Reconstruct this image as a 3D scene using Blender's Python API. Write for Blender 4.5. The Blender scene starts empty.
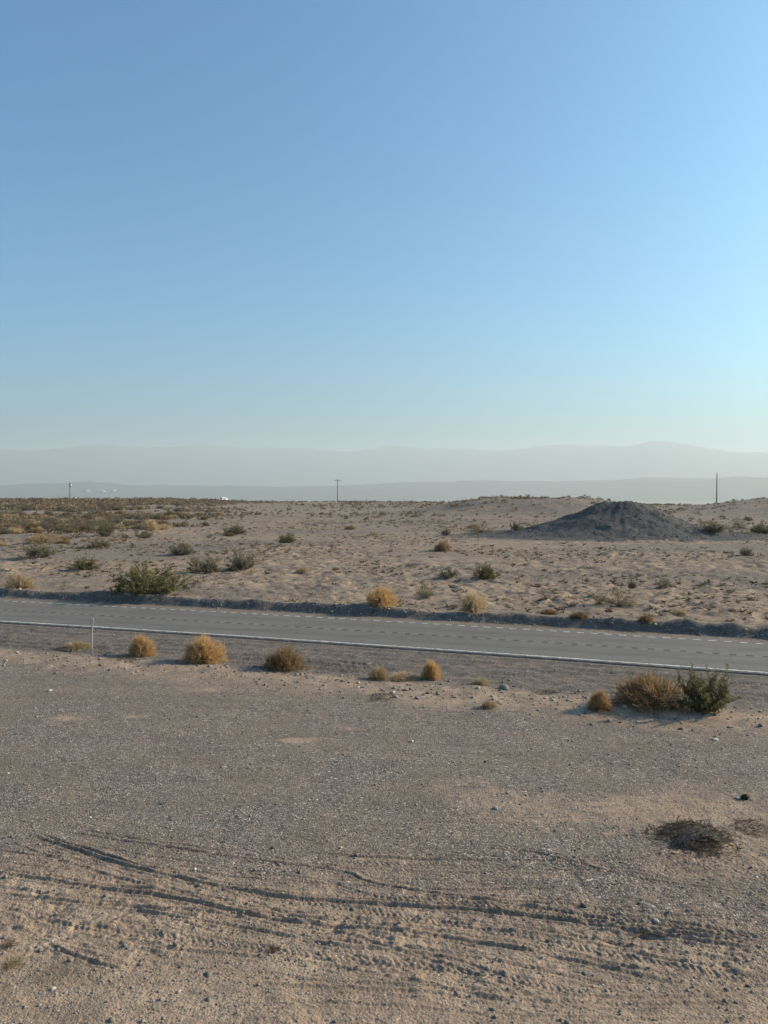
import bpy, math, random
import numpy as np
from mathutils import Vector

random.seed(7)
R = np.random.default_rng(11)
SC = bpy.context.scene
COL = SC.collection
rad = math.radians

# ------------------------------------------------------------------ camera model
CAM_H, FPX, CX, CY, YH = 7.0, 773.0, 384.0, 512.0, 485.0
PITCH = math.atan((CY - YH) / FPX)
SUN_AZ, SUN_EL = rad(76), rad(25)          # azimuth from +Y towards +X

def pix_dir(px, py):
    u, v = (px - CX) / FPX, (CY - py) / FPX
    c, s = math.cos(PITCH), math.sin(PITCH)
    d = np.array([u, c + v * s, -s + v * c])
    return d / np.linalg.norm(d)

# ------------------------------------------------------------------ noise
def _hash(ix, iy, seed):
    h = (ix.astype(np.int64) * 374761393 + iy.astype(np.int64) * 668265263 + seed * 974634777) & 0xFFFFFFFF
    h = ((h ^ (h >> 13)) * 1274126177) & 0xFFFFFFFF
    h = ((h ^ (h >> 15)) * 2246822519) & 0xFFFFFFFF
    return ((h ^ (h >> 16)) & 0xFFFFFF) / float(0xFFFFFF)

def vnoise(x, y, seed=0):
    x = np.asarray(x, float); y = np.asarray(y, float)
    ix, iy = np.floor(x), np.floor(y)
    fx, fy = x - ix, y - iy
    fx = fx * fx * (3 - 2 * fx); fy = fy * fy * (3 - 2 * fy)
    a, b = _hash(ix, iy, seed), _hash(ix + 1, iy, seed)
    c, d = _hash(ix, iy + 1, seed), _hash(ix + 1, iy + 1, seed)
    return (a + (b - a) * fx) * (1 - fy) + (c + (d - c) * fx) * fy - 0.5

def fbm(x, y, octv=4, seed=0):
    s, amp, tot = 0.0, 1.0, 0.0
    for i in range(octv):
        c, n = math.cos(0.47 + 0.6 * i), math.sin(0.47 + 0.6 * i)
        s = s + amp * vnoise((x * c - y * n) * 2 ** i, (x * n + y * c) * 2 ** i, seed + i * 17)
        tot += amp; amp *= 0.5
    return s / tot * 2.0

def sstep(a, b, x):
    t = np.clip((x - a) / (b - a), 0, 1)
    return t * t * (3 - 2 * t)

def gauss(x): return np.exp(-x * x)

# ------------------------------------------------------------------ road line
RA, RB, RC, XL = 36.4, -0.325, -0.001, 30.0

def road_y(x):
    x = np.asarray(x, float)
    xc = np.clip(x, -XL, XL)
    return RA + RB * xc + RC * xc * xc + (x - xc) * (RB + 2 * RC * xc)

def road_slope(x): return RB + 2 * RC * np.clip(x, -XL, XL)

def road_t(x, y): return (y - road_y(x)) / np.sqrt(1 + road_slope(x) ** 2)

# ------------------------------------------------------------------ terrain
def crest_r(az):
    d = np.degrees(az)
    return 335 + 75 * sstep(-8, -17, d) - 30 * sstep(8, 20, d)

def H0(x, y):
    r = np.hypot(x, y) + 1e-6
    az = np.arctan2(x, y)
    t = road_t(x, y)
    farside = sstep(5.0, 11.0, t)
    near = 1 - sstep(-10.5, -8.5, t)
    z = 0.30 * fbm(x / 30, y / 30, 3, 1) * sstep(45, 110, r)
    # hummocks on the desert flat
    patch = 0.55 + 0.45 * np.clip(fbm(x / 14, y / 14, 2, 5) * 2.2, -1, 1)
    hum = 0.24 * fbm(x / 2.0, y / 2.0, 3, 2) + 0.24 * np.abs(fbm(x / 1.0, y / 1.0, 3, 3))
    z = z + farside * hum * patch * (1 - 0.6 * sstep(120, 260, r))
    z = z + 0.22 * farside
    # gravel lot in front
    rough = np.clip(sstep(16.5, 11.5, y) * (0.5 + 1.1 * fbm(x / 1.8, y / 1.3, 2, 12)) + 0.6 * gauss(np.hypot((x - 6.4) / 1.6, (y - 15.2) / 1.4)), 0, 1.0)
    z = z + near * (0.05 * fbm(x / 3.2, y / 3.2, 3, 8) + 0.020 * fbm(x / 0.5, y / 0.5, 3, 9)
                    + 0.50 * rough * (0.065 * np.abs(fbm(x / 0.30, y / 0.30, 3, 13)) + 0.085 * fbm(x / 0.9, y / 0.6, 3, 14))
                    + 0.012 * fbm(x / 1.6, y / 0.22, 3, 15)
                    + sstep(24, 15, y) * (0.014 + 0.030 * np.clip(rough, 0, 1)) * np.abs(fbm(x / 0.17, y / 0.15, 3, 16)))
    # sandy lip between lot and shoulder
    wob = 0.7 * fbm(x / 5, y / 5, 2, 31)
    z = z + (0.06 + 0.12 * fbm(x / 1.3, y / 1.3, 3, 33)) * gauss((t + 9.3 + wob) / 1.1)
    # shoulder, with wheel tracks running beside the road
    sh = sstep(-9.0, -8.0, t) * (1 - sstep(-3.6, -3.3, t))
    z = z - 0.05 * sh
    for tc, w, dep in ((-4.5, .16, .07), (-5.25, .14, .045), (-6.1, .15, .08), (-6.9, .17, .075), (-7.6, .14, .045)):
        tt = t - tc - 0.16 * fbm(x / 9, 0 * y + tc * 3, 2, 41)
        tread = 0.5 + 0.5 * np.sin((x * 1.05 + np.abs(tt) * 0.6 + .25 * fbm(x / 1.1, y / 1.1, 2, 44)) * 2 * math.pi / (0.21 + .02 * tc))
        z = z + sh * 0.9 * np.clip(.8 + 1.2 * fbm(x / 4, y / 2, 2, 45), .1, 1.4) * dep * (-gauss(tt / w) * (0.35 + 0.8 * tread) + 0.6 * gauss((np.abs(tt) - 2.0 * w) / (0.6 * w)))
    z = z + sh * (0.03 * fbm(x / 0.4, y / 0.4, 3, 43) + .03 * fbm(x / 2.5, y / .4, 3, 46))
    # ground under the pavement
    z = z * (1 - (sstep(-3.7, -3.4, t) * (1 - sstep(3.4, 3.7, t)))) - 0.09 * sstep(-3.32, -3.1, t) * (1 - sstep(3.1, 3.32, t))
    # cut bank / windrow on the far edge
    bh = 0.55 + 0.20 * fbm(x / 7, 0 * y + 3, 3, 51) + 0.07 * fbm(x / 0.8, 0 * y + 9, 3, 52) * 1.0
    edge = 4.15 + 0.22 * fbm(x / 2.1, 0 * y, 3, 53)
    bank = np.where(t < edge + 0.62, sstep(edge, edge + 0.62, t), 1 - sstep(edge + 0.75, edge + 3.2, t))
    bank = bank * np.clip(1.0 + 0.9 * np.minimum(fbm(x / 3.5, 0 * y + 17, 3, 55), 0), .35, 1) * (1 + 0.14 * fbm(x / 0.6, y / 0.6, 3, 54))
    z = z + bank * bh * 0.92
    # gravel mound
    dx, dy = x - 32.6, y - 106.0
    hx = np.where(dx < 0, 16.5, 14.5)
    rho = np.sqrt((dx / hx) ** 2 + (dy / 12.5) ** 2)
    ang = np.arctan2(dy, dx)
    rho = rho + (0.05 * fbm(x / 3, y / 3, 3, 61) + 0.05 * fbm(ang * 3.2, rho * 0.8, 3, 62)) * sstep(0.05, 0.4, rho)
    m = 5.6 * np.clip(1 - rho, 0, 1) ** 1.5
    k = 0.30
    m = np.where(m > .001, -k * np.logaddexp(-m / k, -4.25 / k) , 0)
    m = np.maximum(m, 0)
    skirt = 0.25 * gauss(np.clip(rho - 0.9, 0, 9) / 0.3)
    z = z + m + skirt + (0.10 * fbm(x / 1.3, y / 1.3, 3, 63) + 0.06 * np.abs(fbm(x / .8, y / .8, 2, 64))) * sstep(1.1, 0.8, rho)
    # low rises behind
    q = np.sqrt(((x - 40) / np.where(x < 40, 33, 26)) ** 2 + ((y - 195) / 34) ** 2) + 0.06 * fbm(x / 9, y / 9, 3, 70)
    z = z + 3.5 * (1 - sstep(0.38, 1.15, q)) * (1 + 0.08 * fbm(x / 8, y / 8, 3, 71))
    q = np.sqrt(((x - 118) / 48) ** 2 + ((y - 190) / 48) ** 2)
    z = z + 4.4 * (1 - sstep(0.1, 1.2, q))
    # drop to the valley
    rc = crest_r(az)
    u = (r - rc) / 28.0
    drop = 28.0 * 0.034 * (np.logaddexp(0, np.clip(u, -40, 1e4)) )
    z = z - np.minimum(drop, 135.0 + 6 * fbm(x / 900, y / 900, 3, 81))
    return z

TRACKS = []   # (xy polyline, half width, depth, tread period)

def track_disp(x, y):
    z = np.zeros_like(x); mask = np.zeros_like(x); ridge = np.zeros_like(x)
    for k, (P, w, dep, per, brk) in enumerate(TRACKS):
        lo, hi = P.min(0) - 0.8, P.max(0) + 0.8
        sel = np.nonzero((x > lo[0]) & (x < hi[0]) & (y > lo[1]) & (y < hi[1]))[0]
        if len(sel) == 0: continue
        xs, ys = x[sel], y[sel]
        best = np.full(len(sel), 9.0); sgn = np.zeros(len(sel)); arc = np.zeros(len(sel)); s0 = 0.0
        for a, b in zip(P[:-1], P[1:]):
            ab = b - a; L = np.hypot(*ab)
            tt = np.clip(((xs - a[0]) * ab[0] + (ys - a[1]) * ab[1]) / (L * L), 0, 1)
            ex, ey = xs - (a[0] + tt * ab[0]), ys - (a[1] + tt * ab[1])
            d = np.hypot(ex, ey)
            upd = d < best
            best[upd] = d[upd]; arc[upd] = (s0 + tt * L)[upd]
            sgn[upd] = np.sign(ex * ab[1] - ey * ab[0])[upd]
            s0 += L
        f = (sstep(0, 0.9, arc) * sstep(0, 0.9, s0 - arc)) * np.clip(0.78 + 0.42 * abs(brk) * fbm(arc / 2.6, arc * 0 + k, 3, 91 + k), 0, 1.15)
        d = best + 0.014 * fbm(xs / 0.3, ys / 0.3, 3, 97)
        tread = np.where(per > 0, 0.5 + 0.5 * np.sin((arc + 0.5 * d + .06 * fbm(arc / .5, arc * 0, 2, 5)) * 2 * math.pi / max(per * .7, .01)), 0.4)
        prof = -np.exp(-(np.abs(d) / w) ** 4) * (0.65 + 0.35 * tread) + 0.7 * gauss((np.abs(d) - 1.55 * w) / (0.5 * w))
        if brk < 0:                               # a whole shallow tyre print: rows of chevron lugs between low side ridges
            lug = np.clip(1.6 * np.sin((arc + 0.8 * d) * 2 * math.pi / per), -1, 1)
            prof = np.exp(-(d / w) ** 6) * (0.55 * lug - 0.6) + 0.5 * gauss((d - 1.25 * w) / (0.25 * w))
        z[sel] += f * (0.60 * dep) * prof
        ridge[sel] = np.maximum(ridge[sel], f * min(1.0, dep / .05) * gauss((np.abs(d) - 2.3 * w) / (1.1 * w)))
        mask[sel] = np.maximum(mask[sel], f * min(1.0, dep / .055) ** 1.3 * (.5 if per > 0 else .8) * np.exp(-(np.abs(d) / (1.8 * w)) ** 4))
    return z, mask, ridge

def H(x, y):
    x = np.atleast_1d(np.asarray(x, float)); y = np.atleast_1d(np.asarray(y, float))
    return H0(x, y)

def ground_at(px, py):
    """World point of the ground seen at a pixel of the photograph."""
    d = pix_dir(px, py)
    rr = np.geomspace(6, 1200, 6000)
    k = rr / math.hypot(d[0], d[1])
    x, y, z = k * d[0], k * d[1], CAM_H + k * d[2]
    below = np.nonzero(z < H(x, y))[0]
    i = below[0] if len(below) else int(np.argmin(z - H(x, y)))
    return np.array([x[i], y[i], H(x[i], y[i])[0]])

def plane_at(px, py):
    d = pix_dir(px, py); k = -CAM_H / d[2]
    return np.array([d[0] * k, d[1] * k])

def smooth_line(pts, n=14):
    P = np.array([plane_at(*p) for p in pts])
    out = []
    Q = np.vstack([2 * P[0] - P[1], P, 2 * P[-1] - P[-2]])
    for i in range(1, len(Q) - 2):
        for t in np.linspace(0, 1, n, endpoint=False):
            a, b, c, d = Q[i - 1:i + 3]
            out.append(0.5 * (2 * b + (c - a) * t + (2 * a - 5 * b + 4 * c - d) * t * t + (3 * b - a - 3 * c + d) * t ** 3))
    out.append(P[-1])
    return np.array(out)

def track(pts, w=0.11, dep=0.045, per=0.13, brk=1.4, n=5):
    P = smooth_line(pts, n)
    TRACKS.append((P, 0.40 * w, dep, per, brk))
    if per > 0:                                   # the other ribs of the same tyre, and a fainter pass beside it
        for off, k in ((random.uniform(.13, .17), .55), (random.uniform(-.42, -.28), .5)):
            T = np.gradient(P, axis=0); T /= np.linalg.norm(T, axis=1, keepdims=True)
            Q = P + np.stack([-T[:, 1], T[:, 0]], 1) * off
            TRACKS.append((Q[:: 2] if len(Q) > 12 else Q, 0.32 * w, dep * k, per, brk))

track([(20, 832), (55, 845), (120, 865), (200, 884), (280, 897), (370, 905), (504, 915), (620, 930), (780, 955)], .12, .06, .13)
track([(45, 829), (165, 847), (275, 862), (345, 872), (384, 885), (584, 915), (684, 930), (790, 950)], .10, .04, .12)
track([(-20, 868), (2, 875), (90, 889), (170, 900), (275, 920), (384, 931), (449, 940), (534, 955), (584, 965), (700, 990)], .12, .055, .14)
track([(100, 905), (170, 918), (260, 932), (350, 948), (480, 962), (620, 990)], .10, .035, .13)
track([(-10, 905), (80, 930), (170, 950), (300, 962), (420, 985), (560, 1015)], .11, .03, .13)
track([(300, 852), (384, 857), (534, 861), (644, 859), (770, 850)], .11, .035, .11)
track([(290, 868), (384, 870), (500, 874), (614, 873), (790, 868)], .11, .03, .11)
track([(384, 893), (470, 900), (560, 905), (660, 915), (790, 930)], .11, .03, .12)
for pts, dp in (([(330, 893), (420, 902), (540, 911), (660, 924), (790, 945)], .028), ([(-20, 872), (100, 880), (230, 893), (360, 912), (500, 935), (640, 962), (790, 990)], .024),
                ([(300, 861), (420, 865), (540, 868), (660, 864), (790, 856)], .024), ([(-20, 915), (130, 936), (300, 955), (470, 975), (640, 1008)], .022)):
    TRACKS.append((smooth_line(pts, 5), .115, dp, .105, -1.0))
track([(170, 921), (195, 928), (224, 937)], .08, .10, 0, .9, 8)
track([(98, 923), (118, 928), (138, 933)], .07, .08, 0, .9, 8)
track([(340, 970), (362, 977), (392, 984)], .09, .12, 0, .9, 8)
track([(30, 935), (70, 955), (140, 978)], .09, .04, 0, 1.2)
track([(340, 826), (480, 821), (634, 812), (780, 800)], .12, .025, .12)
track([(-20, 850), (90, 862), (210, 874), (330, 884), (470, 890), (600, 886)], .09, .035, .12)
track([(-20, 893), (120, 908), (240, 915), (390, 922), (560, 940), (790, 985)], .10, .04, .13)
track([(60, 842), (160, 872), (260, 905), (380, 946), (500, 985), (600, 1025)], .09, .03, .12)
track([(420, 840), (520, 850), (650, 880), (790, 900)], .10, .03, .12)
track([(230, 985), (360, 990), (520, 1002), (700, 1005), (790, 1000)], .10, .035, .13)
track([(10, 765), (200, 772), (420, 790), (600, 800), (790, 805)], .14, .016, .14)
track([(-20, 720), (200, 708), (420, 722), (600, 738), (790, 748)], .14, .022, .2)
track([(-20, 700), (160, 694), (380, 702), (560, 716), (790, 730)], .14, .022, .2)

# ------------------------------------------------------------------ object helpers
def tag(o, label=None, cat=None, group=None, kind=None):
    if label: o["label"] = label
    if cat: o["category"] = cat
    if group: o["group"] = group
    if kind: o["kind"] = kind
    return o

def mesh_obj(name, me, parent=None, mats=()):
    for m in mats: me.materials.append(m)
    o = bpy.data.objects.new(name, me); COL.objects.link(o)
    if parent: o.parent = parent
    return o

def np_mesh(name, V, F, smooth=False, attrs=None, matidx=None):
    """V (n,3), F (m,k) of one polygon size."""
    V = np.asarray(V, np.float32); F = np.asarray(F, np.int32)
    me = bpy.data.meshes.new(name)
    me.vertices.add(len(V)); me.vertices.foreach_set("co", V.ravel())
    k = F.shape[1]
    me.loops.add(F.size); me.loops.foreach_set("vertex_index", F.ravel())
    me.polygons.add(len(F)); me.polygons.foreach_set("loop_start", np.arange(0, F.size, k, dtype=np.int32))
    if smooth: me.polygons.foreach_set("use_smooth", np.ones(len(F), bool))
    if matidx is not None: me.polygons.foreach_set("material_index", np.asarray(matidx, np.int32))
    for nm, arr in (attrs or {}).items():
        arr = np.asarray(arr, np.float32)
        if arr.ndim == 1:
            a = me.attributes.new(nm, 'FLOAT', 'POINT'); a.data.foreach_set("value", arr)
        else:
            a = me.attributes.new(nm, 'FLOAT_COLOR', 'POINT')
            c = np.ones((len(arr), 4), np.float32); c[:, :arr.shape[1]] = arr
            a.data.foreach_set("color", c.ravel())
    me.update(calc_edges=True); me.validate()
    return me

def empty(name, loc, rz=0.0, sc=(1, 1, 1)):
    o = bpy.data.objects.new(name, None); COL.objects.link(o)
    o.location = loc; o.rotation_euler = (0, 0, rz); o.scale = sc
    o.empty_display_size = 0.2
    return o

# ------------------------------------------------------------------ materials
def new_mat(name):
    m = bpy.data.materials.new(name); m.use_nodes = True
    nt = m.node_tree
    for n in list(nt.nodes): nt.nodes.remove(n)
    return m, nt

class N:
    def __init__(s, nt): s.nt = nt
    def add(s, t, **kw):
        n = s.nt.nodes.new(t)
        for k, v in kw.items(): setattr(n, k, v)
        return n
    def link(s, a, b): s.nt.links.new(a, b)
    def math(s, op, a, b=None, clamp=False):
        n = s.add("ShaderNodeMath", operation=op, use_clamp=clamp)
        for i, v in enumerate((a, b)):
            if v is None: continue
            if isinstance(v, (int, float)): n.inputs[i].default_value = v
            else: s.link(v, n.inputs[i])
        return n.outputs[0]
    def mix(s, f, a, b, blend='MIX'):
        n = s.add("ShaderNodeMix", data_type='RGBA', blend_type=blend)
        for i, v in ((0, f), (6, a), (7, b)):
            if isinstance(v, (int, float)): n.inputs[i].default_value = v
            elif isinstance(v, tuple): n.inputs[i].default_value = (*v, 1)[:4]
            else: s.link(v, n.inputs[i])
        return n.outputs[2]
    def noise(s, vec, scale, detail=4, rough=.55):
        n = s.add("ShaderNodeTexNoise"); s.link(vec, n.inputs["Vector"])
        n.inputs["Scale"].default_value = scale; n.inputs["Detail"].default_value = detail; n.inputs["Roughness"].default_value = rough
        return n.outputs["Fac"]
    def vor(s, vec, scale, feature='F1', rnd=1.0):
        n = s.add("ShaderNodeTexVoronoi", feature=feature); s.link(vec, n.inputs["Vector"])
        n.inputs["Scale"].default_value = scale; n.inputs["Randomness"].default_value = rnd
        return n
    def ramp(s, f, stops, interp='LINEAR'):
        n = s.add("ShaderNodeValToRGB"); cr = n.color_ramp; cr.interpolation = interp
        while len(cr.elements) < len(stops): cr.elements.new(0.5)
        for e, (p, c) in zip(cr.elements, stops):
            e.position = p; e.color = (*c, 1) if isinstance(c, tuple) else (c, c, c, 1)
        s.link(f, n.inputs[0]); return n.outputs[0]

def ground_material():
    m, nt = new_mat("desert_ground"); n = N(nt)
    out = n.add("ShaderNodeOutputMaterial"); bs = n.add("ShaderNodeBsdfPrincipled")
    n.link(bs.outputs[0], out.inputs[0])
    bs.inputs["Roughness"].default_value = 0.95; bs.inputs["Specular IOR Level"].default_value = 0.15
    pos = n.add("ShaderNodeNewGeometry").outputs["Position"]
    at = n.add("ShaderNodeAttribute", attribute_name="soil")
    sep = n.add("ShaderNodeSeparateColor"); n.link(at.outputs["Color"], sep.inputs[0])
    sand, dark, rut = sep.outputs
    # gravel: stones of mixed colours
    v1 = n.vor(pos, 24); v2 = n.vor(pos, 55)
    c1 = n.add("ShaderNodeSeparateColor"); n.link(v1.outputs["Color"], c1.inputs[0])
    c2 = n.add("ShaderNodeSeparateColor"); n.link(v2.outputs["Color"], c2.inputs[0])
    stops = [(0.0, (.036, .028, .025)), (0.28, (.118, .096, .086)), (0.62, (.182, .148, .131)), (0.86, (.285, .228, .192)), (1.0, (.64, .54, .47))]
    g1 = n.ramp(c1.outputs[0], stops); g2 = n.ramp(c2.outputs[1], stops)
    pick = n.ramp(n.noise(pos, 11, 3, .6), [(.44, 0.0), (.56, 1.0)])
    grav = n.mix(pick, g1, g2)
    mp = n.add("ShaderNodeMapping"); n.link(pos, mp.inputs[0]); mp.inputs["Scale"].default_value = (.28, 1.1, 1); mp.inputs["Rotation"].default_value = (0, 0, .12)
    streak = n.noise(mp.outputs[0], .8, 6, .65)
    grav = n.mix(n.ramp(streak, [(.36, .5), (.52, 0.0)]), grav, n.mix(.5, grav, (.07, .064, .06)))
    grav = n.mix(n.ramp(streak, [(.52, 0.0), (.72, .45)]), grav, (.235, .175, .138))
    big = n.noise(pos, 0.45, 5, .6)
    grav = n.mix(n.ramp(big, [(.35, 0.0), (.7, .55)]), grav, (.185, .138, .098))
    # sand
    s1 = n.noise(pos, 1.1, 6, .62); s2 = n.noise(pos, 14, 4, .6)
    sandc = n.ramp(s1, [(.28, (.215, .151, .113)), (.5, (.325, .229, .166)), (.72, (.45, .32, .228))])
    sandc = n.mix(n.ramp(s2, [(.35, .45), (.62, 0.0)]), sandc, (.20, .155, .115))
    sandc = n.mix(n.ramp(n.noise(pos, 1.7, 7, .7), [(.52, 0.0), (.66, .55)]), sandc, (.165, .138, .115))
    peb = n.math('MULTIPLY', n.ramp(c1.outputs[2], [(.80, 0.0), (.84, 1.0)]), .75)
    sandc = n.mix(peb, sandc, g2)
    # darker crust on the open plain, painting in shade between the hummocks
    plain = at.outputs["Alpha"]
    mp2 = n.add("ShaderNodeMapping"); n.link(pos, mp2.inputs[0]); mp2.inputs["Scale"].default_value = (.75, 1.0, 1.0)
    lump = n.noise(mp2.outputs[0], 1.25, 6, .68)
    sandc = n.mix(n.math('MULTIPLY', plain, n.ramp(lump, [(.38, .75), (.54, 0.0)])), sandc, (.135, .104, .080))
    # irregular edges between them
    e = n.noise(pos, 2.3, 6, .65); e2 = n.noise(pos, 0.33, 3, .5)
    f = n.math('ADD', sand, n.math('MULTIPLY', n.math('SUBTRACT', e, .5), 1.3))
    f = n.math('ADD', f, n.math('MULTIPLY', n.math('SUBTRACT', e2, .5), .7))
    f = n.ramp(f, [(.30, 0.0), (.72, 1.0)])
    col = n.mix(f, grav, sandc)
    # dark crushed rock of the mound and bank; deepens the bank's shade in colour
    dk = n.ramp(c1.outputs[1], [(0, (.034, .034, .037)), (.6, (.062, .061, .065)), (1, (.15, .145, .145))])
    fd = n.ramp(n.math('ADD', dark, n.math('MULTIPLY', n.math('SUBTRACT', e, .5), .9)), [(.3, 0.0), (.65, 1.0)])
    v3 = n.vor(pos, 3.2); c3 = n.add("ShaderNodeSeparateColor"); n.link(v3.outputs["Color"], c3.inputs[0])
    dk = n.mix(.5, dk, n.ramp(c3.outputs[0], [(0, (.040, .041, .046)), (.7, (.058, .058, .063)), (1, (.095, .092, .094))]))
    dk = n.mix(n.ramp(n.noise(pos, .55, 6, .65), [(.45, 0.0), (.68, .35)]), dk, (.15, .128, .11))
    col = n.mix(fd, col, dk)
    # churned brown soil in ruts and patches, with the ruts' shade painted in
    col = n.mix(n.math('MULTIPLY', rut, .6), col, (.115, .086, .064))
    n.link(col, bs.inputs["Base Color"])
    b1 = n.math('MULTIPLY', v1.outputs["Distance"], -.045)
    b2 = n.math('MULTIPLY', v2.outputs["Distance"], -.020)
    b3 = n.math('MULTIPLY', n.noise(pos, 5, 7, .7), .085)
    hgt = n.math('ADD', n.math('MULTIPLY', n.math('ADD', b1, b2), n.math('SUBTRACT', 1.0, n.math('MULTIPLY', f, .45))), b3)
    hgt = n.math('ADD', hgt, n.math('MULTIPLY', n.math('MULTIPLY', lump, plain), .42))
    bp = n.add("ShaderNodeBump"); bp.inputs["Strength"].default_value = .6; bp.inputs["Distance"].default_value = 1.0
    n.link(hgt, bp.inputs["Height"]); n.link(bp.outputs[0], bs.inputs["Normal"])
    return m

def asphalt_material():
    m, nt = new_mat("worn_asphalt"); n = N(nt)
    out = n.add("ShaderNodeOutputMaterial"); bs = n.add("ShaderNodeBsdfPrincipled")
    n.link(bs.outputs[0], out.inputs[0])
    bs.inputs["Roughness"].default_value = 0.85; bs.inputs["Specular IOR Level"].default_value = 0.3
    pos = n.add("ShaderNodeNewGeometry").outputs["Position"]
    t = n.add("ShaderNodeAttribute", attribute_name="across").outputs["Fac"]
    v = n.vor(pos, 45)
    c = n.add("ShaderNodeSeparateColor"); n.link(v.outputs["Color"], c.inputs[0])
    col = n.ramp(c.outputs[0], [(0, (.093, .082, .077)), (.7, (.139, .123, .114)), (1, (.22, .195, .176))])
    # wheel paths polished paler, lane middle stained darker
    w = n.math('ABSOLUTE', n.math('SUBTRACT', n.math('ABSOLUTE', t), 1.45))
    lane = n.ramp(n.math('DIVIDE', w, 1.5), [(0, (.106, .095, .088)), (.3, (.144, .127, .117)), (.65, (.152, .134, .122)), (1, (.121, .107, .099))])
    col = n.mix(.6, col, lane)
    st = n.noise(pos, .5, 6, .65)
    col = n.mix(n.ramp(st, [(.35, .4), (.6, 0.0)]), col, (.10, .10, .10))
    mp = n.add("ShaderNodeMapping"); n.link(pos, mp.inputs[0]); mp.inputs["Rotation"].default_value = (0, 0, .315); mp.inputs["Scale"].default_value = (.16, 1.3, 1)
    ln = n.noise(mp.outputs[0], 1.2, 6, .7)
    col = n.mix(n.ramp(ln, [(.36, .55), (.5, 0.0)]), col, (.085, .083, .08)); col = n.mix(n.ramp(ln, [(.55, 0.0), (.72, .5)]), col, (.185, .168, .148))
    ck = n.vor(pos, .35, 'DISTANCE_TO_EDGE'); wv = n.add("ShaderNodeVectorMath", operation='ADD')
    nz = n.add("ShaderNodeTexNoise"); n.link(pos, nz.inputs["Vector"]); nz.inputs["Scale"].default_value = 1.6
    n.link(pos, wv.inputs[0]); n.link(nz.outputs["Color"], wv.inputs[1]); n.link(wv.outputs[0], ck.inputs["Vector"])
    col = n.mix(n.ramp(ck.outputs["Distance"], [(.003, .4), (.009, 0.0)]), col, (.04, .04, .04))
    # dust blown over the edges
    dust = n.math('MULTIPLY', n.ramp(n.math('DIVIDE', n.math('ABSOLUTE', t), 3.3), [(.86, 0.0), (1, 1.0)]), n.ramp(n.noise(pos, 2.2, 5, .6), [(.4, 0.0), (.65, .75)]))
    col = n.mix(dust, col, (.24, .20, .165))
    n.link(col, bs.inputs["Base Color"])
    bp = n.add("ShaderNodeBump"); bp.inputs["Strength"].default_value = .5; bp.inputs["Distance"].default_value = .02
    n.link(v.outputs["Distance"], bp.inputs["Height"]); n.link(bp.outputs[0], bs.inputs["Normal"])
    return m

def paint_material(name, colr, under=(.14, .14, .14), wear=.52):
    m, nt = new_mat(name); n = N(nt)
    out = n.add("ShaderNodeOutputMaterial"); bs = n.add("ShaderNodeBsdfPrincipled")
    n.link(bs.outputs[0], out.inputs[0]); bs.inputs["Roughness"].default_value = .8
    pos = n.add("ShaderNodeNewGeometry").outputs["Position"]
    f = n.ramp(n.noise(pos, 9, 6, .7), [(wear - .12, 1.0), (wear + .12, 0.0)])
    n.link(n.mix(f, under, colr), bs.inputs["Base Color"])
    return m

def plain_material(name, colr, rough=.7, var=.25, scale=8, metal=0.0, spec=.4):
    m, nt = new_mat(name); n = N(nt)
    out = n.add("ShaderNodeOutputMaterial"); bs = n.add("ShaderNodeBsdfPrincipled")
    n.link(bs.outputs[0], out.inputs[0]); bs.inputs["Roughness"].default_value = rough
    bs.inputs["Metallic"].default_value = metal; bs.inputs["Specular IOR Level"].default_value = spec
    tc = n.add("ShaderNodeTexCoord").outputs["Object"]
    f = n.noise(tc, scale, 5, .6)
    lo = tuple(c * (1 - var) for c in colr); hi = tuple(min(1, c * (1 + var)) for c in colr)
    n.link(n.ramp(f, [(.3, lo), (.7, hi)]), bs.inputs["Base Color"])
    bp = n.add("ShaderNodeBump"); bp.inputs["Strength"].default_value = .3; bp.inputs["Distance"].default_value = .01
    n.link(f, bp.inputs["Height"]); n.link(bp.outputs[0], bs.inputs["Normal"])
    return m

def plant_material(name, a, b, c, trans=.3):
    """Colour runs a -> b -> c over the per-leaf 'tint' attribute."""
    m, nt = new_mat(name); n = N(nt)
    out = n.add("ShaderNodeOutputMaterial")
    d = n.add("ShaderNodeBsdfDiffuse"); t = n.add("ShaderNodeBsdfTranslucent"); mx = n.add("ShaderNodeMixShader")
    tint = n.add("ShaderNodeAttribute", attribute_name="tint").outputs["Fac"]
    oi = n.add("ShaderNodeObjectInfo").outputs["Random"]
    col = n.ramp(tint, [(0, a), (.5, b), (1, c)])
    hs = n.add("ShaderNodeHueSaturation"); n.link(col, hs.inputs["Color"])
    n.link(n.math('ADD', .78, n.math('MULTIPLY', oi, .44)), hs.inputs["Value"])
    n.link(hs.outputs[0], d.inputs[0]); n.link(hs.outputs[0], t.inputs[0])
    mx.inputs[0].default_value = trans
    n.link(d.outputs[0], mx.inputs[1]); n.link(t.outputs[0], mx.inputs[2]); n.link(mx.outputs[0], out.inputs[0])
    return m

def stone_material():
    m, nt = new_mat("loose_stone"); n = N(nt)
    out = n.add("ShaderNodeOutputMaterial"); bs = n.add("ShaderNodeBsdfPrincipled")
    n.link(bs.outputs[0], out.inputs[0]); bs.inputs["Roughness"].default_value = .9; bs.inputs["Specular IOR Level"].default_value = .2
    tint = n.add("ShaderNodeAttribute", attribute_name="tint").outputs["Fac"]
    n.link(n.ramp(tint, [(0, (.10, .086, .076)), (.35, (.17, .148, .128)), (.7, (.24, .205, .172)), (.9, (.30, .24, .18)), (1, (.50, .46, .41))]), bs.inputs["Base Color"])
    return m

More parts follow.
